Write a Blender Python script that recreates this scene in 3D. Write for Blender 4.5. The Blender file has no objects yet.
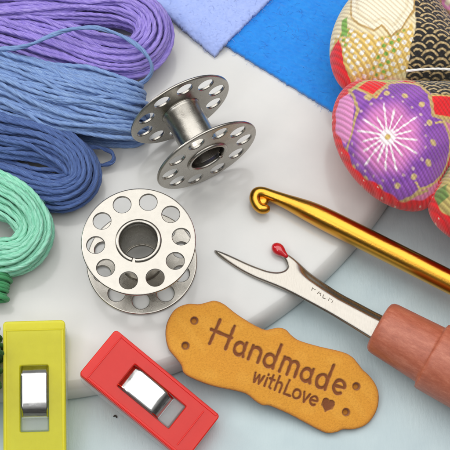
import bpy, bmesh, math, random
import numpy as np
from mathutils import Vector, Matrix, Quaternion
rng = np.random.default_rng(7); random.seed(7)
S = bpy.context.scene
S.unit_settings.scale_length = 0.01            # one unit is one centimetre
# ------------------------------------------------------------------ camera, world, light
TILT = math.radians(22); DIST = 26.0; FOC = 1383.0
AIM = np.array([0, 0, .5])
CAM = AIM + DIST*np.array([0, -math.sin(TILT), math.cos(TILT)])
cd = bpy.data.cameras.new('camera'); cam = bpy.data.objects.new('camera', cd); S.collection.objects.link(cam)
cam.location = CAM; cam.rotation_euler = (TILT, 0, 0)
cd.sensor_width = 36; cd.lens = 36*FOC/450; cd.clip_start = .5; cd.clip_end = 400
cd.dof.use_dof = True; cd.dof.focus_distance = 25.0; cd.dof.aperture_fstop = 16
S.camera = cam
w = bpy.data.worlds.new('World'); S.world = w; w.use_nodes = True
wn = w.node_tree.nodes; wl = w.node_tree.links
bg = wn['Background']; bg.inputs['Strength'].default_value = 0.58
tc = wn.new('ShaderNodeTexCoord'); sx = wn.new('ShaderNodeSeparateXYZ'); rp = wn.new('ShaderNodeValToRGB')
wl.new(tc.outputs['Generated'], sx.inputs[0]); wl.new(sx.outputs['Z'], rp.inputs[0]); wl.new(rp.outputs[0], bg.inputs['Color'])
e = rp.color_ramp.elements
e[0].position = 0.0; e[0].color = (.06, .055, .05, 1); e[1].position = 1; e[1].color = (.9, .9, .9, 1)
for p, c in ((.3, .14), (.62, .46)):
    k = rp.color_ramp.elements.new(p); k.color = (c, c, c*.98, 1)
def area(name, loc, size, power, target=(0, 0, .5), col=(1, 1, 1), sy=None):
    l = bpy.data.lights.new(name, 'AREA'); o = bpy.data.objects.new(name, l); S.collection.objects.link(o)
    l.shape = 'RECTANGLE'; l.size = size; l.size_y = sy or size; l.energy = power; l.color = col
    o.location = loc
    o.rotation_euler = (Vector(target)-Vector(loc)).to_track_quat('-Z', 'Y').to_euler()
    return o
area('softbox_top', (2, 7, 38), 60, 14200, target=(2, 4, .5), col=(1, .99, .975), sy=46)
area('softbox_side', (-30, 12, 22), 10, 3000, col=(1, .98, .95), sy=18)
area('softbox_front', (-18, -20, 32), 9, 1200, col=(.96, .98, 1))
S.view_settings.view_transform = 'Standard'; S.view_settings.look = 'None'; S.view_settings.exposure = 0.22

# ------------------------------------------------------------------ helpers
_F = (AIM-CAM)/DIST; _R = np.array([1., 0, 0]); _U = np.cross(_R, _F)
def at(x, y, z):                                   # point of the place seen at photo (x, y), at height z
    d = _F*FOC + _R*(x-225) + _U*(225-y); k = (z-CAM[2])/d[2]
    return CAM + d*k
def at_plane(x, y, p0, n):
    d = _F*FOC + _R*(x-225) + _U*(225-y); k = np.dot(p0-CAM, n)/np.dot(d, n)
    return CAM + d*k
def lin(r, g, b):
    f = lambda c: (c/255/12.92 if c/255 <= .04045 else ((c/255+.055)/1.055)**2.4)
    return (f(r), f(g), f(b), 1)
def mesh(name, V, Q, mat, parent=None, smooth=True, base=(0, 0, 0), col=None, tris=None):
    V = np.asarray(V, dtype=np.float32)-np.asarray(base, dtype=np.float32)
    me = bpy.data.meshes.new(name)
    if isinstance(Q, np.ndarray):
        n = len(Q); k = Q.shape[1]
        me.vertices.add(len(V)); me.vertices.foreach_set('co', V.ravel())
        me.loops.add(n*k); me.loops.foreach_set('vertex_index', Q.astype(np.int32).ravel())
        me.polygons.add(n); me.polygons.foreach_set('loop_start', np.arange(0, n*k, k, dtype=np.int32))
        me.update(calc_edges=True); me.validate()
    else:
        me.from_pydata([tuple(map(float, v)) for v in V], [], [tuple(map(int, q)) for q in Q]); me.update()
    if smooth: me.polygons.foreach_set('use_smooth', [True]*len(me.polygons))
    if col is not None:
        a = me.color_attributes.new('dye', 'FLOAT_COLOR', 'POINT')
        a.data.foreach_set('color', np.asarray(col, dtype=np.float32).ravel())
    me.materials.append(mat)
    o = bpy.data.objects.new(name, me); S.collection.objects.link(o)
    if parent: o.parent = parent
    return o
def sharp(o, deg=35):
    o.data.set_sharp_from_angle(angle=math.radians(deg)); return o
def bevel(o, w_, seg=3, ang=30):
    m = o.modifiers.new('bevel', 'BEVEL'); m.width = w_; m.segments = seg; m.limit_method = 'ANGLE'; m.angle_limit = math.radians(ang)
    return o
def tag(o, label, cat, group=None):
    o['label'] = label; o['category'] = cat
    if group: o['group'] = group
    return o
def thing(name, label, cat, loc=(0, 0, 0), group=None):
    o = bpy.data.objects.new(name, None); S.collection.objects.link(o); o.location = loc; o.empty_display_size = .3
    return tag(o, label, cat, group)
def spline(P, n, closed=False):                    # Catmull-Rom through rows of P, resampled evenly
    P = np.asarray(P, float)
    A = np.vstack([P[-1:], P, P[:2]]) if closed else np.vstack([2*P[0]-P[1], P, 2*P[-1]-P[-2]])
    out = []
    for i in range(len(A)-3):
        t = np.linspace(0, 1, 40, endpoint=False)[:, None]
        a, b, c, d = A[i:i+4]
        out.append(.5*((2*b)+(-a+c)*t+(2*a-5*b+4*c-d)*t**2+(-a+3*b-3*c+d)*t**3))
    out = np.vstack(out+[A[-2][None]])
    s = np.r_[0, np.cumsum(np.linalg.norm(np.diff(out[:, :3], axis=0), axis=1))]
    u = np.linspace(0, s[-1], n)
    return np.stack([np.interp(u, s, out[:, k]) for k in range(out.shape[1])], 1)
def lathe(prof, n=96, close=False):                # prof: (r, z) rows, axis z
    prof = np.asarray(prof, float); a = np.linspace(0, 2*np.pi, n, endpoint=False)
    V = np.stack([np.outer(prof[:, 0], np.cos(a)), np.outer(prof[:, 0], np.sin(a)), np.repeat(prof[:, 1][:, None], n, 1)], 2).reshape(-1, 3)
    m = len(prof); r = range(m if close else m-1)
    Q = [(i*n+j, i*n+(j+1) % n, ((i+1) % m)*n+(j+1) % n, ((i+1) % m)*n+j) for i in r for j in range(n)]
    return V, np.array(Q)
def extrude(poly, h0, h1):                         # 2-D outline into a slab (local coordinates)
    n = len(poly); V = [(x, y, h0) for x, y in poly]+[(x, y, h1) for x, y in poly]
    F = [tuple(range(n))[::-1], tuple(range(n, 2*n))]+[(i, (i+1) % n, n+(i+1) % n, n+i) for i in range(n)]
    return V, F
def rrect(x0, x1, y0, y1, r, n=6):
    P = []
    for cx, cy, a0 in ((x1-r, y1-r, 0), (x0+r, y1-r, 90), (x0+r, y0+r, 180), (x1-r, y0+r, 270)):
        for k in range(n+1):
            a = math.radians(a0+90*k/n); P.append((cx+r*math.cos(a), cy+r*math.sin(a)))
    return P
def copy_thing(root):
    r = root.copy(); S.collection.objects.link(r)
    for c in list(root.children):
        d = c.copy(); S.collection.objects.link(d); d.parent = r
        for g in c.children:
            h = g.copy(); S.collection.objects.link(h); h.parent = d
    return r
# ------------------------------------------------------------------ materials
def mat(name, col, rough=.5, metal=0, **kw):
    m = bpy.data.materials.new(name); m.use_nodes = True; b = m.node_tree.nodes['Principled BSDF']
    b.inputs['Base Color'].default_value = col; b.inputs['Roughness'].default_value = rough; b.inputs['Metallic'].default_value = metal
    for k, v in kw.items(): b.inputs[k.replace('_', ' ')].default_value = v
    return m
def nd(m, t, **kw):
    n = m.node_tree.nodes.new('ShaderNode'+t)
    for k, v in kw.items():
        if k in n.inputs.keys(): n.inputs[k].default_value = v
        else: setattr(n, k, v)
    return n
def ln(m, a, b): m.node_tree.links.new(a, b)
def noise(m, scale, detail=4, rough=.55, src='Object', stretch=None, rot=(0, 0, 0)):
    t = nd(m, 'TexCoord'); n = nd(m, 'TexNoise'); n.inputs['Scale'].default_value = scale; n.inputs['Detail'].default_value = detail; n.inputs['Roughness'].default_value = rough
    if stretch:
        mp = nd(m, 'Mapping'); mp.inputs['Scale'].default_value = stretch; mp.inputs['Rotation'].default_value = rot
        ln(m, t.outputs[src], mp.inputs[0]); ln(m, mp.outputs[0], n.inputs['Vector'])
    else: ln(m, t.outputs[src], n.inputs['Vector'])
    return n
def bump(m, fac, dist, strength=1, prev=None):
    b = nd(m, 'Bump'); b.inputs['Distance'].default_value = dist; b.inputs['Strength'].default_value = strength
    ln(m, fac, b.inputs['Height'])
    if prev: ln(m, prev.outputs[0], b.inputs['Normal'])
    ln(m, b.outputs[0], m.node_tree.nodes['Principled BSDF'].inputs['Normal']); return b
def ramp(m, fac, stops, to='Base Color'):
    r = nd(m, 'ValToRGB'); el = r.color_ramp.elements
    while len(el) < len(stops): el.new(.5)
    for q, (p, c) in zip(el, stops): q.position = p; q.color = c if len(c) == 4 else (*c, 1)
    ln(m, fac, r.inputs[0])
    if to: ln(m, r.outputs[0], m.node_tree.nodes['Principled BSDF'].inputs[to])
    return r
g3 = lambda v: (v, v, v, 1)

M_table = mat('painted_table', lin(190, 206, 209), .38)
n = noise(M_table, 1.1, 6); ramp(M_table, n.outputs['Fac'], [(.3, lin(172, 190, 195)), (.7, lin(184, 201, 204))])
n2 = noise(M_table, 14, 5, .6, stretch=(1, .25, 1), rot=(0, 0, .5)); bump(M_table, n2.outputs['Fac'], .02, .35)
M_lint = mat('dark_lint', (.05, .045, .04, 1), .9)
M_plate = mat('glazed_ceramic', lin(202, 200, 194), .2, Coat_Weight=.4, Coat_Roughness=.1)
n = noise(M_plate, .45, 3); bump(M_plate, n.outputs['Fac'], .05, .5)
n = noise(M_plate, 2.6, 8, .7); ramp(M_plate, n.outputs['Fac'], [(.35, g3(.13)), (.7, g3(.27))], 'Roughness'); n = noise(M_plate, 1.3, 5); ramp(M_plate, n.outputs['Fac'], [(.25, lin(197, 198, 196)), (.75, lin(206, 206, 203))])
M_steel = mat('nickel_steel', (.42, .40, .36, 1), .27, 1)
n = noise(M_steel, 6, 9, .75); ramp(M_steel, n.outputs['Fac'], [(.3, g3(.2)), (.75, g3(.38))], 'Roughness')
n2 = noise(M_steel, 50, 4, .6); b0 = bump(M_steel, n2.outputs['Fac'], .004, .35)
n3 = noise(M_steel, 2.2, 2); bump(M_steel, n3.outputs['Fac'], .02, .35, b0)
M_blade = mat('stamped_steel', (.40, .375, .335, 1), .26, 1)
n2 = noise(M_blade, 20, 7, .75, stretch=(3, .5, 1), rot=(0, 0, 1.05)); b0 = bump(M_blade, n2.outputs['Fac'], .003, .25)
ramp(M_blade, n2.outputs['Fac'], [(.3, g3(.22)), (.75, g3(.42))], 'Roughness')
M_spring = mat('polished_spring', (.60, .60, .59, 1), .12, 1)
n = noise(M_spring, 14, 8, .8, stretch=(1, .3, 1), rot=(0, 0, .7)); ramp(M_spring, n.outputs['Fac'], [(.35, g3(.07)), (.7, g3(.25))], 'Roughness'); ramp(M_spring, n.outputs['Fac'], [(.3, (.48, .48, .47, 1)), (.5, (.62, .62, .61, 1))])
n2 = noise(M_spring, 3, 3, .6); bump(M_spring, n2.outputs['Fac'], .008, .3)
M_gold = mat('gold_anodised', (.66, .335, .045, 1), .17, 1)
n2 = noise(M_gold, 14, 5, .7, stretch=(1, 6, 6), rot=(0, 0, .46)); bump(M_gold, n2.outputs['Fac'], .004, .4); ramp(M_gold, n2.outputs['Fac'], [(.35, g3(.12)), (.7, g3(.26))], 'Roughness')
M_engrave = mat('stamped_letters', (.30, .27, .23, 1), .5, 1)
M_ball = mat('red_enamel', lin(190, 16, 30), .12, Coat_Weight=1)
M_handle = mat('terracotta_plastic', lin(182, 104, 80), .4, Subsurface_Weight=.15, Subsurface_Scale=.15)
n = noise(M_handle, 11, 9, .8, stretch=(1, .7, .3), rot=(.3, .2, 0)); ramp(M_handle, n.outputs['Fac'], [(.28, lin(150, 78, 56)), (.5, lin(176, 100, 76)), (.72, lin(200, 130, 104))])
n2 = noise(M_handle, 30, 6, .75, stretch=(1, .6, .3), rot=(.3, .2, 0)); bump(M_handle, n2.outputs['Fac'], .008, .35)
# leather and fabric read their dye (burned letters, woven motifs) from the mesh
def dyed(name, rough, **kw):
    m = mat(name, (.5, .5, .5, 1), rough, **kw); a = nd(m, 'VertexColor'); a.layer_name = 'dye'
    return m, a
M_leather, a = dyed('suede_leather', .82, Sheen_Weight=.25)
n = noise(M_leather, 16, 8, .75); mx = nd(M_leather, 'Mix', data_type='RGBA', blend_type='MULTIPLY'); mx.inputs[0].default_value = 1
n.inputs['Scale'].default_value = 30; r = ramp(M_leather, n.outputs['Fac'], [(.34, (.76, .70, .60, 1)), (.5, (.95, .94, .9, 1)), (.66, (1.0, 1, 1, 1))], None)
ln(M_leather, a.outputs[0], mx.inputs[6]); ln(M_leather, r.outputs[0], mx.inputs[7]); ln(M_leather, mx.outputs[2], M_leather.node_tree.nodes['Principled BSDF'].inputs['Base Color'])
n2 = noise(M_leather, 38, 6, .8); bump(M_leather, n2.outputs['Fac'], .02, .6)

def ribbed(name, rough=.75):
    m, a = dyed(name, rough, Sheen_Weight=.3)
    t = nd(m, 'TexCoord'); mp = nd(m, 'Mapping'); mp.inputs['Rotation'].default_value = (0, 0, math.radians(-38))
    ln(m, t.outputs['Object'], mp.inputs[0])
    wv = nd(m, 'TexWave'); wv.bands_direction = 'X'; wv.inputs['Scale'].default_value = 4.3; wv.inputs['Distortion'].default_value = .9; wv.inputs['Detail'].default_value = 2; wv.inputs['Detail Scale'].default_value = 1.2
    ln(m, mp.outputs[0], wv.inputs['Vector'])
    mp2 = nd(m, 'Mapping'); mp2.inputs['Rotation'].default_value = (0, 0, math.radians(38)); ln(m, t.outputs['Object'], mp2.inputs[0])
    w2 = nd(m, 'TexWave'); w2.bands_direction = 'X'; w2.inputs['Scale'].default_value = 6.5; w2.inputs['Distortion'].default_value = 1.5; ln(m, mp2.outputs[0], w2.inputs['Vector'])
    n = noise(m, 30, 5, .7)
    mx = nd(m, 'Mix', data_type='RGBA', blend_type='MULTIPLY'); mx.inputs[0].default_value = 1
    r = ramp(m, wv.outputs['Fac'], [(0, (.74, .68, .66, 1)), (.45, (1, 1, 1, 1)), (1, (1, 1, 1, 1))], None)
    ln(m, a.outputs[0], mx.inputs[6]); ln(m, r.outputs[0], mx.inputs[7])
    ln(m, mx.outputs[2], m.node_tree.nodes['Principled BSDF'].inputs['Base Color'])
    b1 = bump(m, wv.outputs['Fac'], .022, .6); b2 = bump(m, w2.outputs['Fac'], .012, .3, b1); bump(m, n.outputs['Fac'], .012, .4, b2)
    return m
M_crepe = ribbed('ribbed_crepe')
def floss(name, c0, c1, c2):
    m = mat(name, c1, .55, Sheen_Weight=.12, Sheen_Roughness=.4)
    n = noise(m, 3.0, 5, .65); ramp(m, n.outputs['Fac'], [(.36, c0), (.5, c1), (.64, c2)])  # mottled fibre tones; the palest also paints highlights into the thread colour
    at_ = nd(m, 'Attribute'); at_.attribute_name = 'ply'; n2 = nd(m, 'TexNoise'); n2.inputs['Scale'].default_value = 6; n2.inputs['Detail'].default_value = 7; n2.inputs['Roughness'].default_value = .85
    ln(m, at_.outputs['Vector'], n2.inputs['Vector']); bump(m, n2.outputs['Fac'], .022, .6)
    n.inputs['Scale'].default_value = 5; n.inputs['Detail'].default_value = 8; n.inputs['Roughness'].default_value = .8; ln(m, at_.outputs['Vector'], n.inputs['Vector'])
    return m
def felt_mat(name, c0, c1):
    m = mat(name, c0, .9, Sheen_Weight=.5, Sheen_Roughness=.5)
    n = noise(m, 5, 8, .8); ramp(m, n.outputs['Fac'], [(.3, c0), (.7, c1)])
    n2 = noise(m, 34, 8, .85); bump(m, n2.outputs['Fac'], .02, .5); return m
def plastic(name, col, tint, body, rough):
    """tinted plastic: part of the light scatters in it, the rest passes straight through"""
    m = mat(name, col, rough, Coat_Weight=.6, Coat_Roughness=.08)
    n = noise(m, 7, 6, .7); bump(m, n.outputs['Fac'], .008, .3)
    t = nd(m, 'BsdfTransparent'); t.inputs[0].default_value = tint; x = nd(m, 'MixShader'); p = m.node_tree.nodes['Principled BSDF']
    r = ramp(m, n.outputs['Fac'], [(.3, g3(body-.02)), (.7, g3(body+.02))], None)
    ln(m, r.outputs[0], x.inputs[0]); ln(m, t.outputs[0], x.inputs[1]); ln(m, p.outputs[0], x.inputs[2])
    ln(m, x.outputs[0], m.node_tree.nodes['Material Output'].inputs['Surface']); return m

# ------------------------------------------------------------------ the surface and the plate
V, Q = [], []
G = 60
xs = np.linspace(-60, 60, G)
V = np.array([(x, y, 0) for y in xs for x in xs]); Q = np.array([(j*G+i, j*G+i+1, (j+1)*G+i+1, (j+1)*G+i) for j in range(G-1) for i in range(G-1)])
o = mesh('table_surface', V, Q, M_table); o['kind'] = 'structure'
PC = (-3.90, 4.98); PR = 8.30; PH = .5            # plate centre, radius, height
prof = [(0, .10)]+[(r, .10) for r in (3, 6.3)]+[(6.5, 0.0), (7.0, 0.0), (7.2, .06), (7.9, .05), (PR-.07, .02), (PR, .06)]
for k in range(1, 15):
    a = math.radians(90*k/14); prof.append((PR-.34+.34*math.cos(a)**.85 if k < 14 else PR-.34, .06+(PH-.075)*math.sin(a)))
prof += [(PR-.6, PH-.004), (PR-1.0, PH), (6, PH), (3, PH), (0.001, PH)]
V, Q = lathe(prof, 256)
o = mesh('ceramic_plate', V, Q, M_plate); o.location = (*PC, 0)
tag(o, 'round off-white glazed ceramic plate with a soft rim, lying under the threads and bobbins', 'plate')

# ------------------------------------------------------------------ thread skeins
def tubes(paths, rad, N0, sides=14, lobes=4, twist=8.5, amp=.15):
    global PLY; PLY = []
    Vs, Qs, off = [], [], 0
    for P, R0, N in zip(paths, rad, N0):
        n = len(P); T = np.gradient(P, axis=0); T /= np.linalg.norm(T, axis=1)[:, None]+1e-9
        N = N-T*(N*T).sum(1)[:, None]; N /= np.linalg.norm(N, axis=1)[:, None]+1e-9; B = np.cross(T, N)
        s = np.r_[0, np.cumsum(np.linalg.norm(np.diff(P, axis=0), axis=1))]
        ph = rng.uniform(0, 6.28); a = np.linspace(0, 2*np.pi, sides, endpoint=False)[None]
        r = R0*(1+amp*np.cos(lobes*(a+0) - lobes*(s[:, None]*twist)+ph))*(1+.06*np.sin(s[:, None]*5+ph*3))
        V = P[:, None]+N[:, None]*(r*np.cos(a))[..., None]+B[:, None]*(r*np.sin(a))[..., None]
        PLY.append(np.stack([np.cos(a-s[:, None]*twist), np.sin(a-s[:, None]*twist), np.repeat(s[:, None]*.55+ph*9, sides, 1)], 2).reshape(-1, 3))
        i = np.arange(n-1)[:, None]*sides; j = np.arange(sides)[None]; j2 = (j+1) % sides
        q = np.stack([i+j, i+j2, i+sides+j2, i+sides+j], 2).reshape(-1, 4)+off
        Vs.append(V.reshape(-1, 3)); Qs.append(q); off += n*sides
    return np.vstack(Vs), np.vstack(Qs)
def ply(o):
    a = o.data.attributes.new('ply', 'FLOAT_VECTOR', 'POINT'); a.data.foreach_set('vector', np.vstack(PLY).astype(np.float32).ravel())
def frame(C, N0):
    T = np.gradient(C, axis=0); T /= np.linalg.norm(T, axis=1)[:, None]
    N = np.zeros_like(C); v = np.array(N0, float)
    for i in range(len(C)):
        v = v-T[i]*np.dot(v, T[i]); v /= np.linalg.norm(v); N[i] = v
    return T, N, np.cross(T, N)
def fuzz(paths, rad, count, length=.13, r=.0028):
    V, Q = [], []; k = 0
    for _ in range(count):
        q = random.randrange(len(paths)); P = paths[q]; i = random.randrange(3, len(P)-4)
        d = P[i+1]-P[i]; d /= np.linalg.norm(d); u = rng.normal(size=3); u -= d*np.dot(u, d); u /= np.linalg.norm(u)
        if u[2] < -.1: u[2] *= -1
        side = np.cross(d, u); p = P[i]+u*rad[q]*.85; L = length*random.uniform(.4, 1.3); bend = random.uniform(-1, 1)
        tg = d*random.choice((-1, 1))
        pts = [p+tg*L*t+u*L*.5*math.sin(t*2.2)*random.uniform(.6, .9)+side*bend*L*.4*t*t for t in (0, .25, .5, .75, 1)]
        for j, x in enumerate(pts):
            rr = r*(1-.6*j/4)
            V += [x+u*rr, x-u*rr*.5+side*rr*.87, x-u*rr*.5-side*rr*.87]
        for j in range(4):
            b = k+j*3
            for m in range(3): Q.append((b+m, b+(m+1) % 3, b+3+(m+1) % 3, b+3+m))
        k += 15
    return np.array(V), np.array(Q)
def skein(name, label, ctrl, count, m, N0, rs=.040, turn=.8, wob=.6, fz=900, group='skeins of stranded thread', loose=None, reach=None, step=.028):
    """ctrl rows: photo x, photo y, height, half-width, half-height of the bundle of strands"""
    W = np.array([[*at(x, y, z), ru, rv] for x, y, z, ru, rv in ctrl])
    n0 = 400; D = spline(W, n0); length = np.linalg.norm(np.diff(D[:, :3], axis=0), axis=1).sum()
    n = int(length/step); D = spline(W, n); C = D[:, :3]; T, N, B = frame(C, N0); s = np.linspace(0, length, n)
    paths, rads, Ns = [], [], []
    for i in range(count):
        rr = math.sqrt((i+.5)/count); th = i*2.39996+rng.uniform(-.15, .15)
        ang = th+turn*(s/length-.5)+.25*np.sin(s*.8+rng.uniform(0, 6))*wob
        rad = rr*(1+.07*wob*np.sin(s*1.3+rng.uniform(0, 6)))
        u = rad*np.cos(ang); v = rad*np.sin(ang)
        wild = 2.6 if rng.random() < .16 else 1.0
        wu = rs*wob*wild*(.9*np.sin(s*rng.uniform(.8, 1.9)+rng.uniform(0, 6))+.45*np.sin(s*rng.uniform(3, 5)+rng.uniform(0, 6))+.12*np.sin(s*rng.uniform(9, 13)+rng.uniform(0, 6)))
        wv = rs*wob*wild*(.6*np.sin(s*rng.uniform(1, 2.4)+rng.uniform(0, 6))+.25*np.sin(s*rng.uniform(4, 7)+rng.uniform(0, 6)))
        P = C+N*(u*D[:, 3]+wu)[:, None]+B*(v*D[:, 4]+wv)[:, None]
        if reach is not None:
            it = int(np.argmax(C[:, 0])); P[:, :2] += np.array(reach)*rng.uniform(-.5, .3)*np.exp(-((s-s[it])/.55)**2)[:, None]
        P[:, 2] = np.maximum(P[:, 2], PH+rs*1.1)
        k = np.ones(5)/5
        for c in range(3): P[2:-2, c] = np.convolve(P[:, c], k, 'valid')
        paths.append(P); rads.append(rs*rng.uniform(.88, 1.1)); Ns.append(N)
    base = at(*ctrl[len(ctrl)//2][:2], PH); base[2] = PH
    root = thing(name, label, 'thread skein', base, group)
    V, Q = tubes(paths, rads, Ns); ply(mesh('strands', V, Q, m, root, base=base))
    if loose is not None:
        C2 = spline(np.array([at(*p) for p in loose]), 220); T2, N2, B2 = frame(C2, (0, 0, 1))
        off = [B2*rs*.0]; pl = []
        for k in range(2):
            a = np.linspace(0, 16, len(C2))+math.pi*k
            pl.append(C2+N2*(np.cos(a)*rs*.42)[:, None]+B2*(np.sin(a)*rs*.42)[:, None])
        V, Q = tubes(pl, [rs*.72]*2, [N2]*2); ply(mesh('loose_strand', V, Q, m, root, base=base))
    if fz: V, Q = fuzz(paths, rads, fz); mesh('stray_fibres', V, Q, m, root, base=base)
    return root
M_lav = floss('lavender_floss', lin(116, 94, 192), lin(154, 134, 222), lin(202, 188, 248))
M_blu = floss('sky_blue_floss', lin(90, 122, 184), lin(122, 154, 208), lin(172, 200, 236))
M_den = floss('denim_blue_floss', lin(44, 66, 122), lin(70, 98, 158), lin(112, 140, 192))
M_mint = floss('mint_floss', lin(92, 186, 150), lin(142, 220, 188), lin(204, 248, 230))
M_grn = floss('leaf_green_floss', lin(40, 128, 74), lin(66, 158, 100), lin(98, 184, 128))
M_dgr = floss('bottle_green_floss', lin(18, 70, 30), lin(34, 98, 44), lin(58, 126, 62))
skein('thread_skein', 'lavender purple skein looping round beside the light blue felt, furthest from the clips',
      [(-120, 14, 1.0, .40, .38), (-50, 10, 1.05, .44, .38), (0, 8, 1.1, .46, .38), (50, 6, 1.1, .46, .38), (92, 6, 1.1, .42, .40), (124, 8, 1.1, .40, .42), (147, 20, 1.05, .37, .42),
       (153, 40, 1.0, .38, .40), (138, 58, .98, .38, .34), (105, 58, 1.0, .42, .34), (60, 45, 1.0, .44, .34), (0, 30, .98, .42, .34), (-60, 24, .95, .38, .34), (-120, 20, .95, .3, .3)],
      112, M_lav, (0, 1, 0), turn=1.0, fz=2600)
skein('thread_skein', 'sky blue skein with one strand looping over the lavender skein, ending beside the tilted bobbin',
      [(-120, 60, 1.15, .5, .26), (-60, 68, 1.2, .55, .26), (0, 80, 1.25, .58, .27), (60, 96, 1.25, .62, .32), (100, 104, 1.22, .62, .33), (124, 108, 1.12, .58, .30),
       (134, 110, .88, .54, .26), (120, 114, .68, .6, .14), (60, 110, .66, .55, .14), (-20, 95, .66, .5, .14), (-100, 80, .66, .5, .14)],
      150, M_blu, (.25, 1, 0), turn=.7, fz=2600, wob=1.0, reach=(.28, -.05),
      loose=[(-14, 54, 1.45), (0, 49, 1.5), (16, 48, 1.54), (32, 44, 1.6), (50, 36, 1.64), (68, 30, 1.66), (90, 27.5, 1.66), (104, 29.5, 1.66), (124, 37, 1.6), (140, 48, 1.52), (149, 59, 1.42), (152, 70, 1.25), (146, 80, 1.05), (132, 88, .85)])
skein('thread_skein', 'dark denim blue skein with an open loop, between the sky blue and the mint skeins',
      [(-120, 110, .95, .5, .3), (-50, 122, 1.0, .5, .32), (0, 134, 1.02, .48, .34), (45, 142, 1.02, .40, .36), (75, 158, .98, .36, .36), (82, 180, .92, .34, .34),
       (64, 192, .85, .35, .28), (34, 189, .8, .34, .26), (0, 180, .8, .36, .26), (-60, 170, .8, .24, .26)],
      96, M_den, (0, 1, 0), turn=.9, fz=2200, loose=[(70, 140, .9), (86, 146, .9), (101, 148, .85), (112, 153, .78), (113, 161, .7), (104, 165, .66), (90, 166, .7)])
skein('thread_skein', 'pale mint green skein curled round at the left above the yellow clip',
      [(-110, 170, .95, .4, .36), (-50, 182, 1.0, .42, .38), (0, 197, 1.05, .42, .38), (22, 209, 1.05, .36, .38), (35, 229, 1.0, .31, .36), (27, 249, .95, .31, .34),
       (6, 258, .9, .34, .32), (-40, 258, .9, .36, .3), (-110, 250, .9, .36, .3)],
      86, M_mint, (0, 1, 0), turn=1.2, fz=1800)
skein('thread_skein', 'leaf green skein showing as a narrow end just below the mint skein',
      [(-100, 262, .95, .36, .2), (-50, 268, .95, .38, .2), (-8, 274, .92, .42, .18), (4, 276, .84, .42, .16), (-2, 278, .7, .36, .12), (-50, 282, .66, .32, .1), (-100, 282, .66, .32, .1)],
      44, M_grn, (.1, 1, 0), turn=.8, fz=0)
skein('thread_skein', 'dark bottle green skein barely showing at the left of the yellow clip',
      [(-100, 352, 1.0, .6, .22), (-50, 358, 1.0, .66, .22), (-14, 364, .95, .70, .2), (-5, 366, .84, .70, .16), (-14, 368, .7, .6, .12), (-50, 368, .66, .5, .1), (-100, 366, .66, .5, .1)],
      60, M_dgr, (.1, 1, 0), turn=.5, fz=0)

# ------------------------------------------------------------------ bobbins
def flange_mesh(z0, z1, phase, R=1.0, r0=.345, hr=.158, hc=.765, nh=10):
    pts2 = []; quads = []; V = []
    def ray(c, d, a0, a1):          # boundary of the sector seen from the hole centre
        best = 9
        for rad in (R, r0):
            b = np.dot(c, d); q = b*b-(np.dot(c, c)-rad*rad)
            if q > 0:
                for t in (-b-math.sqrt(q), -b+math.sqrt(q)):
                    if 1e-6 < t < best:
                        p = c+d*t; an = math.atan2(p[1], p[0])
                        if abs(an) <= a1+1e-6: best = t
        for a in (a0, a1):
            nrm = np.array([-math.sin(a), math.cos(a)]); den = np.dot(d, nrm)
            if abs(den) > 1e-9:
                t = -np.dot(c, nrm)/den
                if 1e-6 < t < best and r0-1e-6 <= np.linalg.norm(c+d*t) <= R+1e-6: best = t
        return c+d*best
    h = math.pi/nh; c = np.array([hc, 0.])
    angs = list(np.linspace(-math.pi, math.pi, 56, endpoint=False))
    for rad in (R, r0):
        for a in (-h, h):
            p = np.array([rad*math.cos(a), rad*math.sin(a)])-c; angs.append(math.atan2(p[1], p[0]))
    angs = sorted(set(np.round(angs, 7))); n = len(angs)
    hole = [c+hr*np.array([math.cos(a), math.sin(a)]) for a in angs]
    hol2 = [c+(hr+.012)*np.array([math.cos(a), math.sin(a)]) for a in angs]
    bd = [ray(c, np.array([math.cos(a), math.sin(a)]), -h, h) for a in angs]
    for k in range(nh):
        A = phase+k*2*h; ca, sa = math.cos(A), math.sin(A); b0 = len(V)
        rot = lambda p: (ca*p[0]-sa*p[1], sa*p[0]+ca*p[1])
        e = .010
        for z, L in ((z1, bd), (z1, hol2), (z1-e, hole), (z0+e, hole), (z0, hol2), (z0, bd)):
            V += [(*rot(p), z) for p in L]
        for lv in range(5):
            for i in range(n):
                j = (i+1) % n; a_ = b0+lv*n
                quads.append((a_+i, a_+n+i, a_+n+j, a_+j))
    b0 = len(V); m = 180                                    # rolled outer edge
    ed = [(R-.002, z1), (R+.012, z1-.004), (R+.022, z1-.014), (R+.025, (z0+z1)/2), (R+.022, z0+.014), (R+.012, z0+.004), (R-.002, z0)]
    v, q = lathe(ed, m); V += list(map(tuple, v)); quads += [tuple(x+b0) for x in q]
    return V, quads
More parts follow.
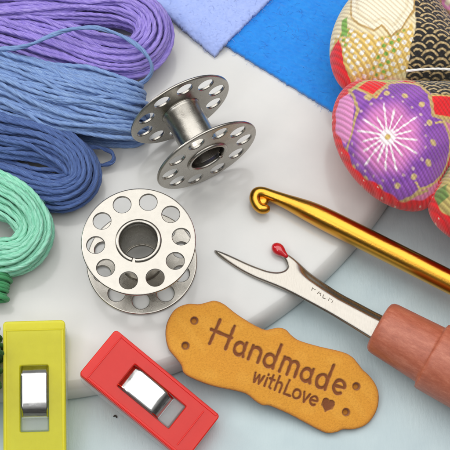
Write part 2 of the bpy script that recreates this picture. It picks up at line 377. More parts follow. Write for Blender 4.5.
def make_bobbin(name, label, phase):
    root = thing(name, label, 'bobbin', group='metal sewing machine bobbins')
    H = 1.12
    for z0, z1, ph in ((H-.055, H, phase), (0, .055, phase+.21)):
        V, q = flange_mesh(z0, z1, ph); o = mesh('flange', V, np.array(q), M_steel, root); sharp(o, 18)
    V, Q = lathe([(.40, .05), (.375, .075), (.362, .12), (.358, .3), (.358, H-.3), (.362, H-.12), (.375, H-.075), (.40, H-.05), (.345, H-.05), (.335, H-.09), (.332, .6), (.335, .09), (.345, .05)], 96, True)
    mesh('barrel', V, Q, M_steel, root)
    for zc, sg in ((H, 1), (0, -1)):                        # rolled collar with its open seam
        a = np.linspace(math.radians(-97), math.radians(255), 120); P = [(.328, -.08), (.334, .012), (.346, .032), (.368, .040), (.395, .034), (.414, .012), (.416, -.03), (.345, -.06)]
        V = [(r*math.cos(t), r*math.sin(t), zc+sg*z) for t in a for r, z in P]; k = len(P)
        F = [(i*k+j, (i+1)*k+j, (i+1)*k+(j+1) % k, i*k+(j+1) % k) for i in range(len(a)-1) for j in range(k)]+[tuple(range(k)), tuple((len(a)-1)*k+j for j in range(k))[::-1]]
        mesh('collar', V, F, M_steel, root)
    return root
b1 = make_bobbin('bobbin', 'steel bobbin standing upright on one flange, nearest the clips', math.radians(6))
top = at(138.5, 241, PH+1.12); b1.location = (top[0], top[1], PH+.012)
b2 = copy_thing(b1); tag(b2, 'steel bobbin lying on its side with its barrel showing, beside the purple and blue skeins', 'bobbin', 'metal sewing machine bobbins')
ctr = at(207.5, 157.5, PH+1.0); ax = Vector((.47, -.885, 0)).normalized()
b2.rotation_mode = 'QUATERNION'; b2.rotation_quaternion = Quaternion(ax, math.radians(64)) @ ax.to_track_quat('Z', 'Y')
b2.location = Vector((ctr[0], ctr[1], PH+1.027))-ax*1.12

# ------------------------------------------------------------------ felt sheets
def felt(name, label, quad, z, th, m, dens, drop=None):
    P = [at(x, y, z+th) for x, y in quad]; n = 150
    A = np.array(P); u = np.linspace(0, 1, n)
    U_, V_ = np.meshgrid(u, u); U_ = U_[..., None]; V_ = V_[..., None]
    X = (1-U_)*(1-V_)*A[0]+U_*(1-V_)*A[1]+U_*V_*A[2]+(1-U_)*V_*A[3]
    wig = rng.normal(size=(n, n))*.006; X[..., :2] += rng.normal(size=(n, n, 2))*.006
    X[..., 2] += wig+.012*np.sin(X[..., 0]*2+X[..., 1])
    if drop: X[..., 2] += drop(X)
    e = np.minimum.reduce([U_[..., 0], 1-U_[..., 0], V_[..., 0], 1-V_[..., 0]]); X[..., 2] -= .03*np.exp(-e*90)
    bot = X.copy(); bot[..., 2] -= th
    V = np.vstack([X.reshape(-1, 3), bot.reshape(-1, 3)]); o_ = n*n
    I = lambda i, j: j*n+i
    Q = [(I(i, j), I(i+1, j), I(i+1, j+1), I(i, j+1)) for j in range(n-1) for i in range(n-1)]
    Q += [tuple(o_+k for k in reversed(q)) for q in Q]
    ring = [I(i, 0) for i in range(n)]+[I(n-1, j) for j in range(1, n)]+[I(i, n-1) for i in range(n-2, -1, -1)]+[I(0, j) for j in range(n-2, 0, -1)]
    Q += [(ring[k], o_+ring[k], o_+ring[(k+1) % len(ring)], ring[(k+1) % len(ring)]) for k in range(len(ring))]
    base = A.mean(0); base[2] = z
    root = thing(name, label, 'felt sheet', base, 'felt sheets lying on the plate')
    mesh('sheet', V, np.array(Q), m, root, base=base)
    FV, FQ = [], []; k = 0                                  # loose wool fibres, most along the cut edges
    for _ in range(dens):
        if random.random() < .45:
            p = V[ring[random.randrange(len(ring))]].copy(); p[2] -= random.uniform(0, th*.8)
        else: p = V[random.randrange(o_)].copy()
        a = random.uniform(0, 6.28); L = random.uniform(.05, .16); cv = random.uniform(-2.5, 2.5)
        for j in range(6):
            t = j/5; a += cv*.2; rr = .0015
            FV += [p+(0, 0, rr), p+(rr*math.sin(a), -rr*math.cos(a), 0), p-(rr*math.sin(a), -rr*math.cos(a), 0)]
            p = p+np.array([math.cos(a), math.sin(a), .14*(1-2*t)+.02])*L/5
        for j in range(5):
            b = k+j*3
            for q in range(3): FQ.append((b+q, b+(q+1) % 3, b+3+(q+1) % 3, b+3+q))
        k += 18
    mesh('wool_fibres', np.array(FV), np.array(FQ), m, root, base=base)
    return root
M_fb = felt_mat('blue_felt', lin(6, 124, 222), lin(24, 146, 236)); M_fl = felt_mat('pale_lilac_felt', lin(154, 176, 238), lin(172, 190, 244))
felt('felt_sheet', 'bright blue felt sheet partly under the pincushion and the paler sheet', [(229-75, 46-46), (229+190, 46+117), (520, 20), (255, -95)], PH+.003, .11, M_fb, 1500)
e0, e1 = at(229, 46, .6)[:2], at(336, 112, .6)[:2]; dn = np.array([e1[1]-e0[1], e0[0]-e1[0]]); dn /= np.linalg.norm(dn)
dn = -dn if dn[1] < 0 else dn
def drape(X):
    d = (X[..., 0]-e0[0])*dn[0]+(X[..., 1]-e0[1])*dn[1]; t = np.clip((d+.42)/.40, 0, 1); return .125*t*t*(3-2*t)-.01
felt('felt_sheet', 'pale lilac blue felt sheet with its corner pointing at the tilted bobbin', [(149-60, 0-50), (214.7, 55.5), (275+46, 0-48), (200, -130)], PH+.008, .10, M_fl, 900, drape)

# ------------------------------------------------------------------ flower pincushion
FC = at(495, 88, 1.45); FC[2] = 0
ZE, HH = 1.46, .92
def sd_poly(u, v, poly):                              # signed distance to a motif outline (inside < 0)
    P = np.asarray(poly, float); d = np.full(u.shape, 1e9); ins = np.zeros(u.shape, bool)
    for a, b in zip(P, np.roll(P, -1, 0)):
        e = b-a; t = np.clip(((u-a[0])*e[0]+(v-a[1])*e[1])/(e@e), 0, 1)
        d = np.minimum(d, np.hypot(u-a[0]-t*e[0], v-a[1]-t*e[1]))
        c = ((a[1] > v) != (b[1] > v)) & (u < (b[0]-a[0])*(v-a[1])/(b[1]-a[1]+1e-12)+a[0]); ins ^= c
    return np.where(ins, -d, d)
def d_line(u, v, pts):
    d = np.full(u.shape, 1e9); P = np.asarray(pts, float)
    for a, b in zip(P[:-1], P[1:]):
        e = b-a; t = np.clip(((u-a[0])*e[0]+(v-a[1])*e[1])/(e@e), 0, 1); d = np.minimum(d, np.hypot(u-a[0]-t*e[0], v-a[1]-t*e[1]))
    return d
ss = lambda a, b, x: np.clip((x-a)/(b-a), 0, 1)**2*(3-2*np.clip((x-a)/(b-a), 0, 1))
L3 = lambda *c: np.array(lin(*c)[:3])
PURPLE, VIOLET, PINK, ROSE = L3(150, 84, 186), L3(128, 66, 170), L3(234, 150, 206), L3(206, 96, 160)
GOLD, WHITE, RED, BLACK, CREAM, IVORY, GREEN, TAN = L3(214, 184, 104), L3(250, 240, 246), L3(236, 16, 30), L3(22, 19, 18), L3(222, 204, 160), L3(250, 242, 214), L3(128, 178, 74), L3(196, 160, 92)
def lay(C, m, c): m = m[..., None]; C[:] = C*(1-m)+np.asarray(c)*m
def waves(C, u, v, m, s=13.0):                        # black cloth with overlapping gold arcs
    lay(C, m, BLACK)
    g = np.zeros(u.shape); s = 25.0; h = s*.25; row = np.floor(v/h)
    for dr in (0, 1, 2):
        r_ = row+1+dr; cu = (np.round(u/s-.5*(r_ % 2))+.5*(r_ % 2))*s; cv = r_*h
        d = np.hypot(u-cu, v-cv); val = np.maximum(1-ss(.5, 1.2, np.abs(d-s*.40)), 1-ss(.5, 1.1, np.abs(d-s*.20)))
        g = np.where(d < s*.5, val, g)
    lay(C, m*g, L3(205, 180, 130))
def pattern(idx, X, rho, phi, c0):
    # cloth coordinates: laid flat over the cushion and drawn outwards where it wraps down the side
    x, y, z = X[..., 0], X[..., 1], X[..., 2]
    out = np.stack([x-c0[0], y-c0[1]], -1); out /= np.linalg.norm(out, axis=-1)[..., None]+1e-6
    wrap = .40*np.clip(2.1-z, 0, 2)
    xx, yy = x+out[..., 0]*wrap, y+out[..., 1]*wrap
    u = 225+56.4*xx; v = 225-(yy*.927*56.4)-.375*1.6*56.4
    jit = .5*np.sin(u*1.1+v*.6); u = u+jit*.7; v = v+jit*.35
    C = np.zeros(X.shape); C[:] = CREAM
    edge = rho+.012*np.sin(phi*9)+.008*np.sin(phi*23)
    if idx == 1:
        C[:] = PURPLE; lay(C, .7*ss(.3, .9, .5+.5*np.sin(u*.13+v*.21)), VIOLET)
        cx, cy = 389, 140; d = np.hypot(u-cx, (v-cy)*1.03); an = np.arctan2(v-cy, u-cx)
        pet = 42+3.5*np.abs(np.sin(an*4))
        lay(C, 1-ss(pet-22, pet-2, d), L3(222, 134, 200))
        lay(C, (1-ss(10, 30, d))*.5, ROSE)
        k = 17; ray = np.abs(((an/(2*np.pi)*k) % 1)-.5)*2; L = 31+6*np.sin(np.floor(an/(2*np.pi)*k)*2.3)
        wd = ray*d*np.pi/k
        lay(C, (1-ss(.5, 1.3, wd))*(1-ss(L-4, L, d)), WHITE); lay(C, 1-ss(6, 9, d), WHITE); lay(C, 1-ss(2, 3.6, d), GOLD)
        for q in range(22):
            a = q*2*np.pi/22+.3; rr = 39+1.2*math.sin(q*1.7)
            lay(C, (1-ss(1.0, 2.0, np.hypot(u-cx-rr*math.cos(a), v-cy-rr*math.sin(a))))*.7, L3(226, 196, 190))
        for q in range(15):
            a = q*2*np.pi/15+.12; rr = 46+1.5*math.sin(q*2.1)
            if 3.3 < a < 3.9: continue
            lay(C, 1-ss(2.4, 3.8, np.hypot(u-cx-rr*math.cos(a), v-cy-rr*math.sin(a))), L3(214, 188, 130))
        lob = 60+9*np.abs(np.cos(2.5*(an-.35)))                # scalloped violet petals, gold outline, red and rose ground outside
        gnd = L3(226, 30, 44)*(np.sin(an*5) > -.1)[..., None]+L3(222, 130, 176)*(np.sin(an*5) <= -.1)[..., None]
        om = ss(-.5, .8, d-lob); C[:] = C*(1-om[..., None])+gnd*om[..., None]
        lay(C, 1-ss(.9, 2.0, np.abs(d-lob)), L3(216, 188, 124))
        for q in range(5):
            a = q*2*np.pi/5+.35+np.pi/5; t_ = (u-cx)*math.cos(a)+(v-cy)*math.sin(a); w_ = -(u-cx)*math.sin(a)+(v-cy)*math.cos(a)
            lay(C, (1-ss(.6, 1.5, np.abs(w_)))*(t_ > 50)*(t_ < 62), L3(216, 188, 124))
        lay(C, 1-ss(-1, .6, sd_poly(u, v, [(330, 84), (350, 84), (358, 100), (352, 132), (342, 138), (328, 120)])), PINK)
        pg = [(352, 79), (362, 76), (376, 66), (420, 60), (424, 68), (408, 72), (392, 79), (378, 74), (362, 84)]
        lay(C, 1-ss(-1, 1, sd_poly(u, v, pg)), L3(176, 188, 104))
        pr = [(361, 82), (376, 70), (393, 80), (379, 99)]; sd = sd_poly(u, v, pr); lay(C, 1-ss(1, 2.5, sd), GOLD); lay(C, 1-ss(-1.5, 0, sd), RED)
        pr2 = [(433, 99), (520, 96), (520, 118), (436, 119)]; sd = sd_poly(u, v, pr2); lay(C, 1-ss(1, 2.5, sd), GOLD); lay(C, 1-ss(-1.5, 0, sd), RED)
        pb = [(415, 62), (560, 20), (560, 98), (436, 98), (424, 80)]; waves(C, u, v, 1-ss(-1, .4, sd_poly(u, v, pb)))
        for l in ([(350, 78), (357, 92), (361, 108), (352, 130), (344, 142)], [(372, 100), (382, 92), (395, 80), (412, 70), (424, 80), (433, 97), (436, 119), (460, 124)], [(352, 80), (376, 67), (415, 60)], [(350, 170), (372, 196), (400, 202), (430, 190)]):
            lay(C, 1-ss(.9, 2.0, d_line(u, v, l)), L3(200, 172, 112))
        thr = .96
    elif idx == 2:
        C[:] = L3(240, 226, 184)
        band = 1-ss(-2, 1, sd_poly(u, v, [(330, 20), (352, 14), (366, 24), (384, 34), (398, 34), (420, 20), (424, 62), (352, 84), (334, 60)]))
        a1 = (u+v*.62); a2 = (v-u*.35); ck = np.cos(a1*2*np.pi/13)*np.cos(a2*2*np.pi/11)
        lay(C, band*.8, L3(226, 186, 70)); lay(C, band*ss(.1, .45, ck), L3(244, 242, 232)); lay(C, band*ss(.35, .7, -ck)*ss(.2, .7, np.sin(u*.11+v*.05)), GREEN)
        med = [(356, -40), (358, 4), (366, 16), (380, 27), (388, 22), (397, 34), (408, 26), (416, 14), (422, 6), (424, -40)]; sd = sd_poly(u, v, med)
        lay(C, 1-ss(1, 2.5, sd), TAN); lay(C, 1-ss(-1, .2, sd), IVORY); lay(C, (1-ss(1.0, 2.2, np.abs(sd+7)))*.25, TAN)
        lay(C, 1-ss(-1, 1, sd_poly(u, v, [(344, 2), (352, 2), (352, 26), (344, 22)])), GREEN)
        pb = [(424, -60), (560, -60), (560, 110), (412, 90), (417, 44), (423, 24)]; waves(C, u, v, 1-ss(-1, .4, sd_poly(u, v, pb)))
        sd = sd_poly(u, v, [(318, 36), (340, 24), (344, 34), (345, 52), (352, 74), (356, 90), (330, 80), (316, 60)])
        lay(C, 1-ss(.5, 2, sd), GOLD); lay(C, 1-ss(-1, 0, sd), RED)
        thr = 2
    elif idx == 0:
        C[:] = L3(224, 168, 190); lay(C, ss(-.2, .6, np.sin(u*.16)*np.sin(v*.2)), L3(232, 216, 196)); lay(C, ss(.5, .8, np.sin(u*.2+1)*np.sin(v*.13+2)), L3(180, 90, 160))
        lay(C, ss(.70, .76, edge), L3(196, 178, 104)); lay(C, ss(.78, .82, edge)*(np.sin(phi*14) > 0), L3(110, 140, 70))
        thr = .93
    else:
        C[:] = [L3(200, 40, 44), PURPLE, CREAM, PINK, CREAM, L3(70, 96, 150)][idx]
        a1 = u*.9+v*.3; ck = np.cos(a1*2*np.pi/24)*np.cos((v-u*.3)*2*np.pi/22)
        lay(C, ss(.4, .7, ck), IVORY); lay(C, ss(.4, .7, -ck), GOLD); thr = .90
    lay(C, ss(thr-.008, thr+.008, edge), RED)
    dots = ss(.93, .97, np.sin(phi*31+1)*np.sin(rho*60+phi*7))*(edge > thr+.01); lay(C, dots*1.0, L3(238, 214, 196))
    return np.concatenate([C, np.ones(C.shape[:-1]+(1,))], -1)
pin = thing('pincushion', 'flower shaped pincushion of patterned ribbed cloth, purple starburst petal and red edging', 'pincushion', tuple(FC+np.array([0, 0, PH+.1])))
NP_, NR = 320, 150
for idx in range(6):
    A0 = math.radians(212+idx*(-60)) if False else math.radians(270-60*idx)
    vis = idx in (0, 1, 2); npn, nr = (NP_, NR) if vis else (160, 60)
    hw = math.radians(31.2)
    th = np.linspace(-1, 1, 160); rr = 2.62+.66*np.sqrt(np.clip(1-th**2, 0, 1))
    arc = np.stack([rr*np.cos(th*hw), rr*np.sin(th*hw)], 1)
    loop = np.vstack([[.12, 0], arc, ]); side = np.linspace(.12, 2.62, 40)
    loop = np.vstack([np.stack([side*math.cos(-hw), side*math.sin(-hw)], 1), arc, np.stack([side[::-1]*math.cos(hw), side[::-1]*math.sin(hw)], 1)])
    s = np.r_[0, np.cumsum(np.linalg.norm(np.diff(loop, axis=0), axis=1))]; uu = np.linspace(0, s[-1], npn, endpoint=False)
    B2 = np.stack([np.interp(uu, s, loop[:, k]) for k in (0, 1)], 1)
    for _ in range(10): B2 = .5*B2+.25*(np.roll(B2, 1, 0)+np.roll(B2, -1, 0))
    cen = np.array([1.95, 0.])
    lat = np.concatenate([np.sin(np.linspace(0, math.pi/2, nr)), np.sin(np.linspace(math.pi/2, 0, nr//3))[1:]])
    sgn = np.r_[np.ones(nr), -np.ones(nr//3-1)]
    lat[0] = .002
    X = cen+(B2[None]-cen)*lat[:, None, None]
    zz = ZE+sgn*HH*np.clip(1-lat**2.5, 0, 1)**.56
    X3 = np.dstack([X, np.repeat(zz[:, None], npn, 1)])
    an = np.linspace(0, 2*np.pi, npn, endpoint=False)[None]
    X3[..., 2] += .02*np.sin(an*3+idx)*np.sin(lat*5)[:, None]+.012*np.sin(X3[..., 0]*5)*np.sin(X3[..., 1]*6+idx)*(lat[:, None] < .97)
    X3[..., 2] = np.maximum(X3[..., 2], PH+.12)
    ca, sa = math.cos(A0), math.sin(A0)
    Wx = FC[0]+X3[..., 0]*ca-X3[..., 1]*sa; Wy = FC[1]+X3[..., 0]*sa+X3[..., 1]*ca
    W3 = np.dstack([Wx, Wy, X3[..., 2]])
    c0 = (FC[0]+1.95*ca, FC[1]+1.95*sa)
    rho = np.repeat(np.where(sgn > 0, lat, 1.4)[:, None], npn, 1); phi = np.repeat(an, len(lat), 0)
    frad = np.repeat(np.hypot(B2[:, 0], B2[:, 1])[None], len(lat), 0)
    rho = np.where((frad < 2.45) & (sgn[:, None] > 0), rho*.86, rho)
    mapping = {0: 0, 1: 1, 2: 2}
    kind = {0: 0, 1: 1, 2: 2, 3: 3, 4: 4, 5: 5}[idx]
    C = pattern(kind, W3, rho, phi, c0)
    m_ = len(lat); i = np.arange(m_-1)[:, None]*npn; j = np.arange(npn)[None]; j2 = (j+1) % npn
    Q = np.stack([i+j, i+j2, i+npn+j2, i+npn+j], 2).reshape(-1, 4)
    mesh('petal', W3.reshape(-1, 3), Q, M_crepe, pin, base=pin.location, col=C.reshape(-1, 4))
M_cord = mat('white_cord', lin(228, 226, 222), .6)
for idx in range(6):                                       # cord pulled tight along each crease
    A0 = math.radians(240-60*idx)
    if idx not in (1,): continue
P = np.array([(FC[0]+r*math.cos(math.radians(180)), FC[1]+r*math.sin(math.radians(180)), z) for r, z in ((1.75, 2.12), (1.5, 2.17), (1.2, 2.2), (.8, 2.15), (.4, 2.0), (0, 1.9))])
P = spline(P, 120); T, N, B = frame(P, (0, 0, 1)); V, Q = tubes([P], [.024], [N], twist=14); mesh('cord', V, Q, M_cord, pin, base=pin.location)

# ------------------------------------------------------------------ crochet hook
HZ = PH+.225
hk = [(640, 377.8, .213), (560, 337.4, .213), (500, 307.2, .213), (452, 283, .213), (410, 261.8, .213), (380, 246.7, .213), (352, 232.6, .213), (330, 221.6, .211), (318, 215.6, .203), (307, 210.4, .187), (296, 205.6, .160), (284, 200.6, .132), (272, 196, .115), (262.5, 192.8, .112), (257, 193.6, .115), (254.9, 198.5, .105), (257, 204.8, .098), (261.2, 208.6, .096), (265.4, 208.8, .09), (268, 207.6, .068), (269.2, 206.9, .03)]
hp = []
for x, y, r in hk: hp.append([*at(x, y, HZ), r])
hp = spline(np.array(hp), 700)
root = thing('crochet_hook', 'gold crochet hook lying across the plate edge above the seam ripper', 'crochet hook', (*at(330, 221, PH)[:2], PH))
T, N, B = frame(hp[:, :3], (0, 0, 1)); a = np.linspace(0, 2*np.pi, 40, endpoint=False)
zs = np.where(np.arange(700) > 0, 1, 1)
V = hp[:, None, :3]+N[:, None]*(hp[:, 3][:, None]*np.cos(a))[..., None]*1.12+B[:, None]*(hp[:, 3][:, None]*np.sin(a))[..., None]
tipc = hp[-1, :3]+T[-1]*.02
V = np.vstack([V.reshape(-1, 3), tipc[None]]); Q = [(i*40+j, i*40+(j+1) % 40, (i+1)*40+(j+1) % 40, (i+1)*40+j) for i in range(699) for j in range(40)]
V[:, 2] = np.maximum(V[:, 2], PH+.004)
F = Q+[(699*40+j, 699*40+(j+1) % 40, len(V)-1) for j in range(40)]
web, wq = lathe([(.001, .05), (.06, .045), (.10, .02), (.11, -.01), (.08, -.05), (.001, -.06)], 32); web = web*(1.15, 1, 1)+at(262, 200.8, HZ-.005)
F = F+[tuple(int(x)+len(V) for x in q) for q in wq]; V = np.vstack([V, web])
mesh('hook_shaft', V, F, M_gold, root, base=root.location)

# ------------------------------------------------------------------ seam ripper
AZ = .66
root = thing('seam_ripper', 'seam ripper with forked steel blade, red ball tip and terracotta handle', 'seam ripper', (*at(405, 340, 0)[:2], 0))
zb = lambda x: PH+.05+(.68-PH-.05)*min(1, max(0, (x-215)/165))
from mathutils.geometry import delaunay_2d_cdt
bo = [(214.4, 249.8), (219, 250.4), (226, 253), (236, 257.5), (247, 262.6), (258, 267), (268, 270.3), (277, 271.5), (284, 270), (287.3, 266.5), (286.6, 262.5), (284, 258), (280.3, 253.2), (283.4, 251.2), (288.5, 254), (295, 258.6), (303, 264.6), (313, 272.3), (327, 282), (342, 291.5), (358, 300), (374, 308.5), (388, 315.5), (408, 326),
      (392, 349), (374, 339.5), (360, 331), (346, 322.5), (330, 313), (315, 304.8), (303, 298.4), (292, 292.6), (280, 287), (265, 281), (254, 276.5), (243, 271), (233, 265), (224, 259), (217.5, 254)]
PX = spline(np.array([[x, y, 0] for x, y in bo]), 700, True)[:-1, :2]
gx, gy = np.meshgrid(np.arange(213, 410, .9), np.arange(248, 350, .9)); gx = gx.ravel(); gy = gy.ravel()
sdg = sd_poly(gx, gy, PX); keep = sdg < -.45
AP = np.vstack([PX, np.stack([gx[keep], gy[keep]], 1)])
res = delaunay_2d_cdt([Vector(p) for p in AP], [(i, (i+1) % 699) for i in range(699)], [], 0, 1e-5)
BV = np.array([tuple(v) for v in res[0]]); BF = [tuple(f) for f in res[2]]; FCn = np.array([BV[list(f)].mean(0) for f in BF]); BF = [f for f, w_ in zip(BF, sd_poly(FCn[:, 0], FCn[:, 1], PX)) if w_ < 0]
dE = np.abs(sd_poly(BV[:, 0], BV[:, 1], PX)); dU = d_line(BV[:, 0], BV[:, 1], [p for p in bo[14:24]])
wf = ss(292, 312, BV[:, 0]); bz = np.array([zb(x) for x in BV[:, 0]])+.03
dz = -.035*(1-np.clip(dE/2.4, 0, 1))**2-.10*wf*(1-ss(1.0, 9.5, dU))+.02*np.exp(-((dU-11)/4)**2)*wf
BT = np.array([at(x, y, z) for (x, y), z in zip(BV, bz)]); BT[:, 2] += dz; BB = BT.copy(); BB[:, 2] -= .045; k = len(BT)
bnd = {}
for f in BF:
    for a_, b_ in zip(f, f[1:]+f[:1]): bnd[(a_, b_)] = 1
side = [(a_, b_) for a_, b_ in bnd if (b_, a_) not in bnd]
F = BF+[tuple(k+i for i in f[::-1]) for f in BF]+[(b_, a_, k+a_, k+b_) for a_, b_ in side]
me_o = mesh('blade', np.vstack([BT, BB]), F, M_blade, root, base=root.location)
bm = bmesh.new(); bm.from_mesh(me_o.data); bmesh.ops.recalc_face_normals(bm, faces=bm.faces); bm.to_mesh(me_o.data); bm.free(); sharp(me_o, 50)
V, Q = lathe([(.001, -.145), (.05, -.13), (.09, -.09), (.112, -.03), (.112, .03), (.09, .09), (.062, .14), (.045, .19), (.03, .23), (.001, .235)], 40)
o = mesh('ball_tip', V, Q, M_ball, root); p = at(278.3, 249.3, zb(279)+.03); o.location = Vector(p)-root.location
dv = Vector(at(288, 257.5, zb(288)))-Vector(at(278.3, 249.3, zb(279))); o.rotation_mode = 'QUATERNION'; o.rotation_quaternion = dv.to_track_quat('Z', 'Y')
# stamped lettering: short cut strokes
GL = {'P': [[(0, 0), (0, 6), (3, 6), (3.6, 4.5), (3, 3.1), (0, 3)]], 'A': [[(0, 0), (2, 6), (4, 0)], [(1, 2.2), (3, 2.2)]], 'L': [[(0, 6), (0, 0), (3.2, 0)]], 'M': [[(0, 0), (0, 6), (2, 2.5), (4, 6), (4, 0)]]}
SV, SQ = [], []; tx = 0
for ch in 'PALM':
    for st in GL[ch]:
        pts = np.array([at(311.5+(tx+a)*.85+b*.36, 290.3+(tx+a)*.52-b*.72, zb(311.5+(tx+a)*.85)+.043) for a, b in st])
        d = spline(pts, 14); T, N, B = frame(d, (0, 0, 1)); V, Q = tubes([d], [.0075], [N], sides=6, amp=0); SQ.append(Q+sum(len(x) for x in SV)); SV.append(V)
    tx += 6.6
mesh('stamped_lettering', np.vstack(SV), np.vstack(SQ), M_engrave, root, base=root.location)
h0 = Vector(at(378.5, 325.5, AZ)); h1 = Vector(at(429, 354, AZ)); hd = (h1-h0).normalized()
prof = [(.001, .03), (.30, .012), (.40, .0), (.455, .02), (.49, .065), (.505, .13), (.53, .6), (.555, 1.02), (.556, 1.06), (.59, 1.075), (.635, 1.09), (.652, 1.13), (.655, 1.2), (.655, 2.0), (.64, 3.2), (.60, 5.0), (.56, 6.2), (.45, 6.4), (.001, 6.42)]
V, Q = lathe(prof, 96); o = mesh('handle', V, Q, M_handle, root); o.location = h0-root.location
o.rotation_mode = 'QUATERNION'; o.rotation_quaternion = hd.to_track_quat('Z', 'Y')

# ------------------------------------------------------------------ leather tag
ol = [(165.9, 335), (167.5, 322), (175, 309.5), (187, 304), (199, 304), (206.7, 302.3), (214.7, 300.6), (224, 304), (237, 314), (253, 324), (265, 329.5), (271, 328.8), (279, 327.5), (286, 329.5), (291.7, 335.2), (299.7, 340.5), (318, 346), (342, 351.7), (352, 356.5), (358, 363), (363, 369.5), (369, 375), (375.7, 384), (379, 395), (377, 410), (367.7, 423.5), (355, 429), (343, 429.5), (337, 432), (328, 433), (318, 429), (304, 421.5), (291, 414.5), (281, 410), (270, 405.5), (263, 405), (256, 401), (248, 394.5), (238, 391), (213, 385.7), (194.7, 379), (184.5, 373), (181.5, 365), (176, 357.5), (169, 348.5)]
fdir = np.array([.44, .9]); e_pt = np.array([225, 350.])
def tz(x, y): d = ((x-e_pt[0])*fdir[0]+(y-e_pt[1])*fdir[1]+6)*.0190; return PH+.19-.225*d
c3 = [at(x, y, tz(x, y)) for x, y in ((170, 320), (360, 400), (210, 384))]
nn = np.cross(c3[1]-c3[0], c3[2]-c3[0]); nn /= np.linalg.norm(nn); nn = nn if nn[2] > 0 else -nn
p0 = at_plane(272, 367.5, c3[0], nn)
ex = at_plane(272+162, 367.5+66, c3[0], nn)-at_plane(272, 367.5, c3[0], nn); ex /= np.linalg.norm(ex); ey = np.cross(nn, ex)
def loc2(x, y): q = at_plane(x, y, c3[0], nn)-p0; return (q@ex, q@ey)
O = spline(np.array([[*loc2(x, y), 0] for x, y in ol]), 900, True)[:, :2]
xmin, xmax = O[:, 0].min(), O[:, 0].max(); nx, ny = 520, 170
t = np.linspace(0, math.pi, nx); X = (xmin+xmax)/2-(xmax-xmin)/2*np.cos(t)*.9995; X = np.linspace(0, 1, nx); X = xmin+(xmax-xmin)*(.5-.5*np.cos(math.pi*np.clip(X, .0, 1)))*.999+.0005
ys = []
for x in X:
    c = []
    for a, b in zip(O, np.roll(O, -1, 0)):
        if (a[0]-x)*(b[0]-x) <= 0 and a[0] != b[0]: c.append(a[1]+(b[1]-a[1])*(x-a[0])/(b[0]-a[0]))
    ys.append((min(c), max(c)))
ys = np.array(ys); vv = np.linspace(0, 1, ny)
GX = np.repeat(X[:, None], ny, 1); GY = ys[:, :1]+(ys[:, 1:]-ys[:, :1])*vv[None]
# strokes measured along the writing, photo-pixel units, origin at the foot of the H
def arcp(cx, cy, rx, ry, a0, a1, n=16):
    return [(cx+rx*math.cos(math.radians(a0+(a1-a0)*k/n)), cy+ry*math.sin(math.radians(a0+(a1-a0)*k/n))) for k in range(n+1)]
def gl_a(s, t, h, w): return [arcp(s+w*.5, t+h*.42, w*.5, h*.44, 60, 400), [(s+w*.98, t+h*.95), (s+w*.98, t+h*.3), (s+w*1.12, t)]]
def gl_n(s, t, h, w): return [[(s, t+h), (s, t)], [(s, t+h*.55)]+arcp(s+w*.5, t+h*.6, w*.5, h*.38, 160, 0, 8)+[(s+w, t)]]
def gl_d(s, t, h, w, H): return [arcp(s+w*.5, t+h*.42, w*.5, h*.45, 50, 400), [(s+w*1.05, t+H), (s+w*1.0, t+h*.4), (s+w*1.05, t)]]
def gl_m(s, t, h, w): return [[(s, t+h), (s, t)], [(s, t+h*.6)]+arcp(s+w*.25, t+h*.65, w*.25, h*.33, 160, 0, 8)+[(s+w*.5, t)], [(s+w*.5, t+h*.6)]+arcp(s+w*.75, t+h*.65, w*.25, h*.33, 160, 0, 8)+[(s+w, t)]]
def gl_e(s, t, h, w): return [[(s, t+h*.5), (s+w*.95, t+h*.55)]+arcp(s+w*.5, t+h*.5, w*.5, h*.48, 10, 310, 18)]
def gl_o(s, t, h, w): return [arcp(s+w*.5, t+h*.5, w*.5, h*.5, 90, 450)]
big = [[(0.5, 0), (1.5, 24)], [(17, .5), (17.5, 23.5)], [(-3, 12.5), (19, 12.5)]]
big += gl_a(25, 0, 13.5, 10)+gl_n(42, 0, 13, 10)+gl_d(57, 0, 13.5, 10.5, 23)+gl_m(75.5, 0, 14, 16)+gl_a(97, 0, 14, 10)+gl_d(113.5, 0, 14, 10.5, 24)+gl_e(131.5, 0, 13.5, 11)
b_ = -18.2
sm = [[(53.5, b_+8.5), (55.5, b_), (58, b_+7.5), (60.5, b_), (63, b_+8.5)], [(66.5, b_+8), (66.5, b_)], [(66.5, b_+10.8), (66.5, b_+11.2)], [(71.5, b_+12.5), (71.5, b_+1), (73.2, b_)], [(69, b_+8.5), (74.3, b_+8.5)],
      [(77.5, b_+13.5), (77.5, b_)], [(77.5, b_+5)]+arcp(80.2, b_+5.4, 2.7, 3, 160, 0, 8)+[(82.9, b_)], [(88, b_+13.5), (87.5, b_), (94, b_+.2)]]
sm += gl_o(96, b_, 8.5, 7.5)+[[(106, b_+8.5), (109, b_), (112.3, b_+8.5)]]+gl_e(114.5, b_, 8.5, 7)
us = loc2(272+.926*10, 367.5+.377*10); sc = math.hypot(*us)/10
H0 = np.array(loc2(209.5, 343.2)); cu = loc2(209.5+92.9, 343.2+36.9); wd_ = np.array(cu)-H0; wd_ /= np.linalg.norm(wd_); up_ = np.array([-wd_[1], wd_[0]])
SU = ((GX-H0[0])*wd_[0]+(GY-H0[1])*wd_[1])/.0181; SVv = ((GX-H0[0])*up_[0]+(GY-H0[1])*up_[1])/(.01885)
SVv = SVv*.975
dB = np.full(GX.shape, 99.)
for s_ in big: dB = np.minimum(dB, d_line(SU, SVv, s_))
dS = np.full(GX.shape, 99.)
for s_ in sm: dS = np.minimum(dS, d_line(SU, SVv, s_))
hx, hy = SU-132.5, SVv-(-13.2); hx, hy = hx/5.4, (hy+.6)/5.2
heart = (hx*hx+hy*hy-1)**3-hx*hx*hy**3*1.4
ht = 1-ss(-.04, .12, heart)
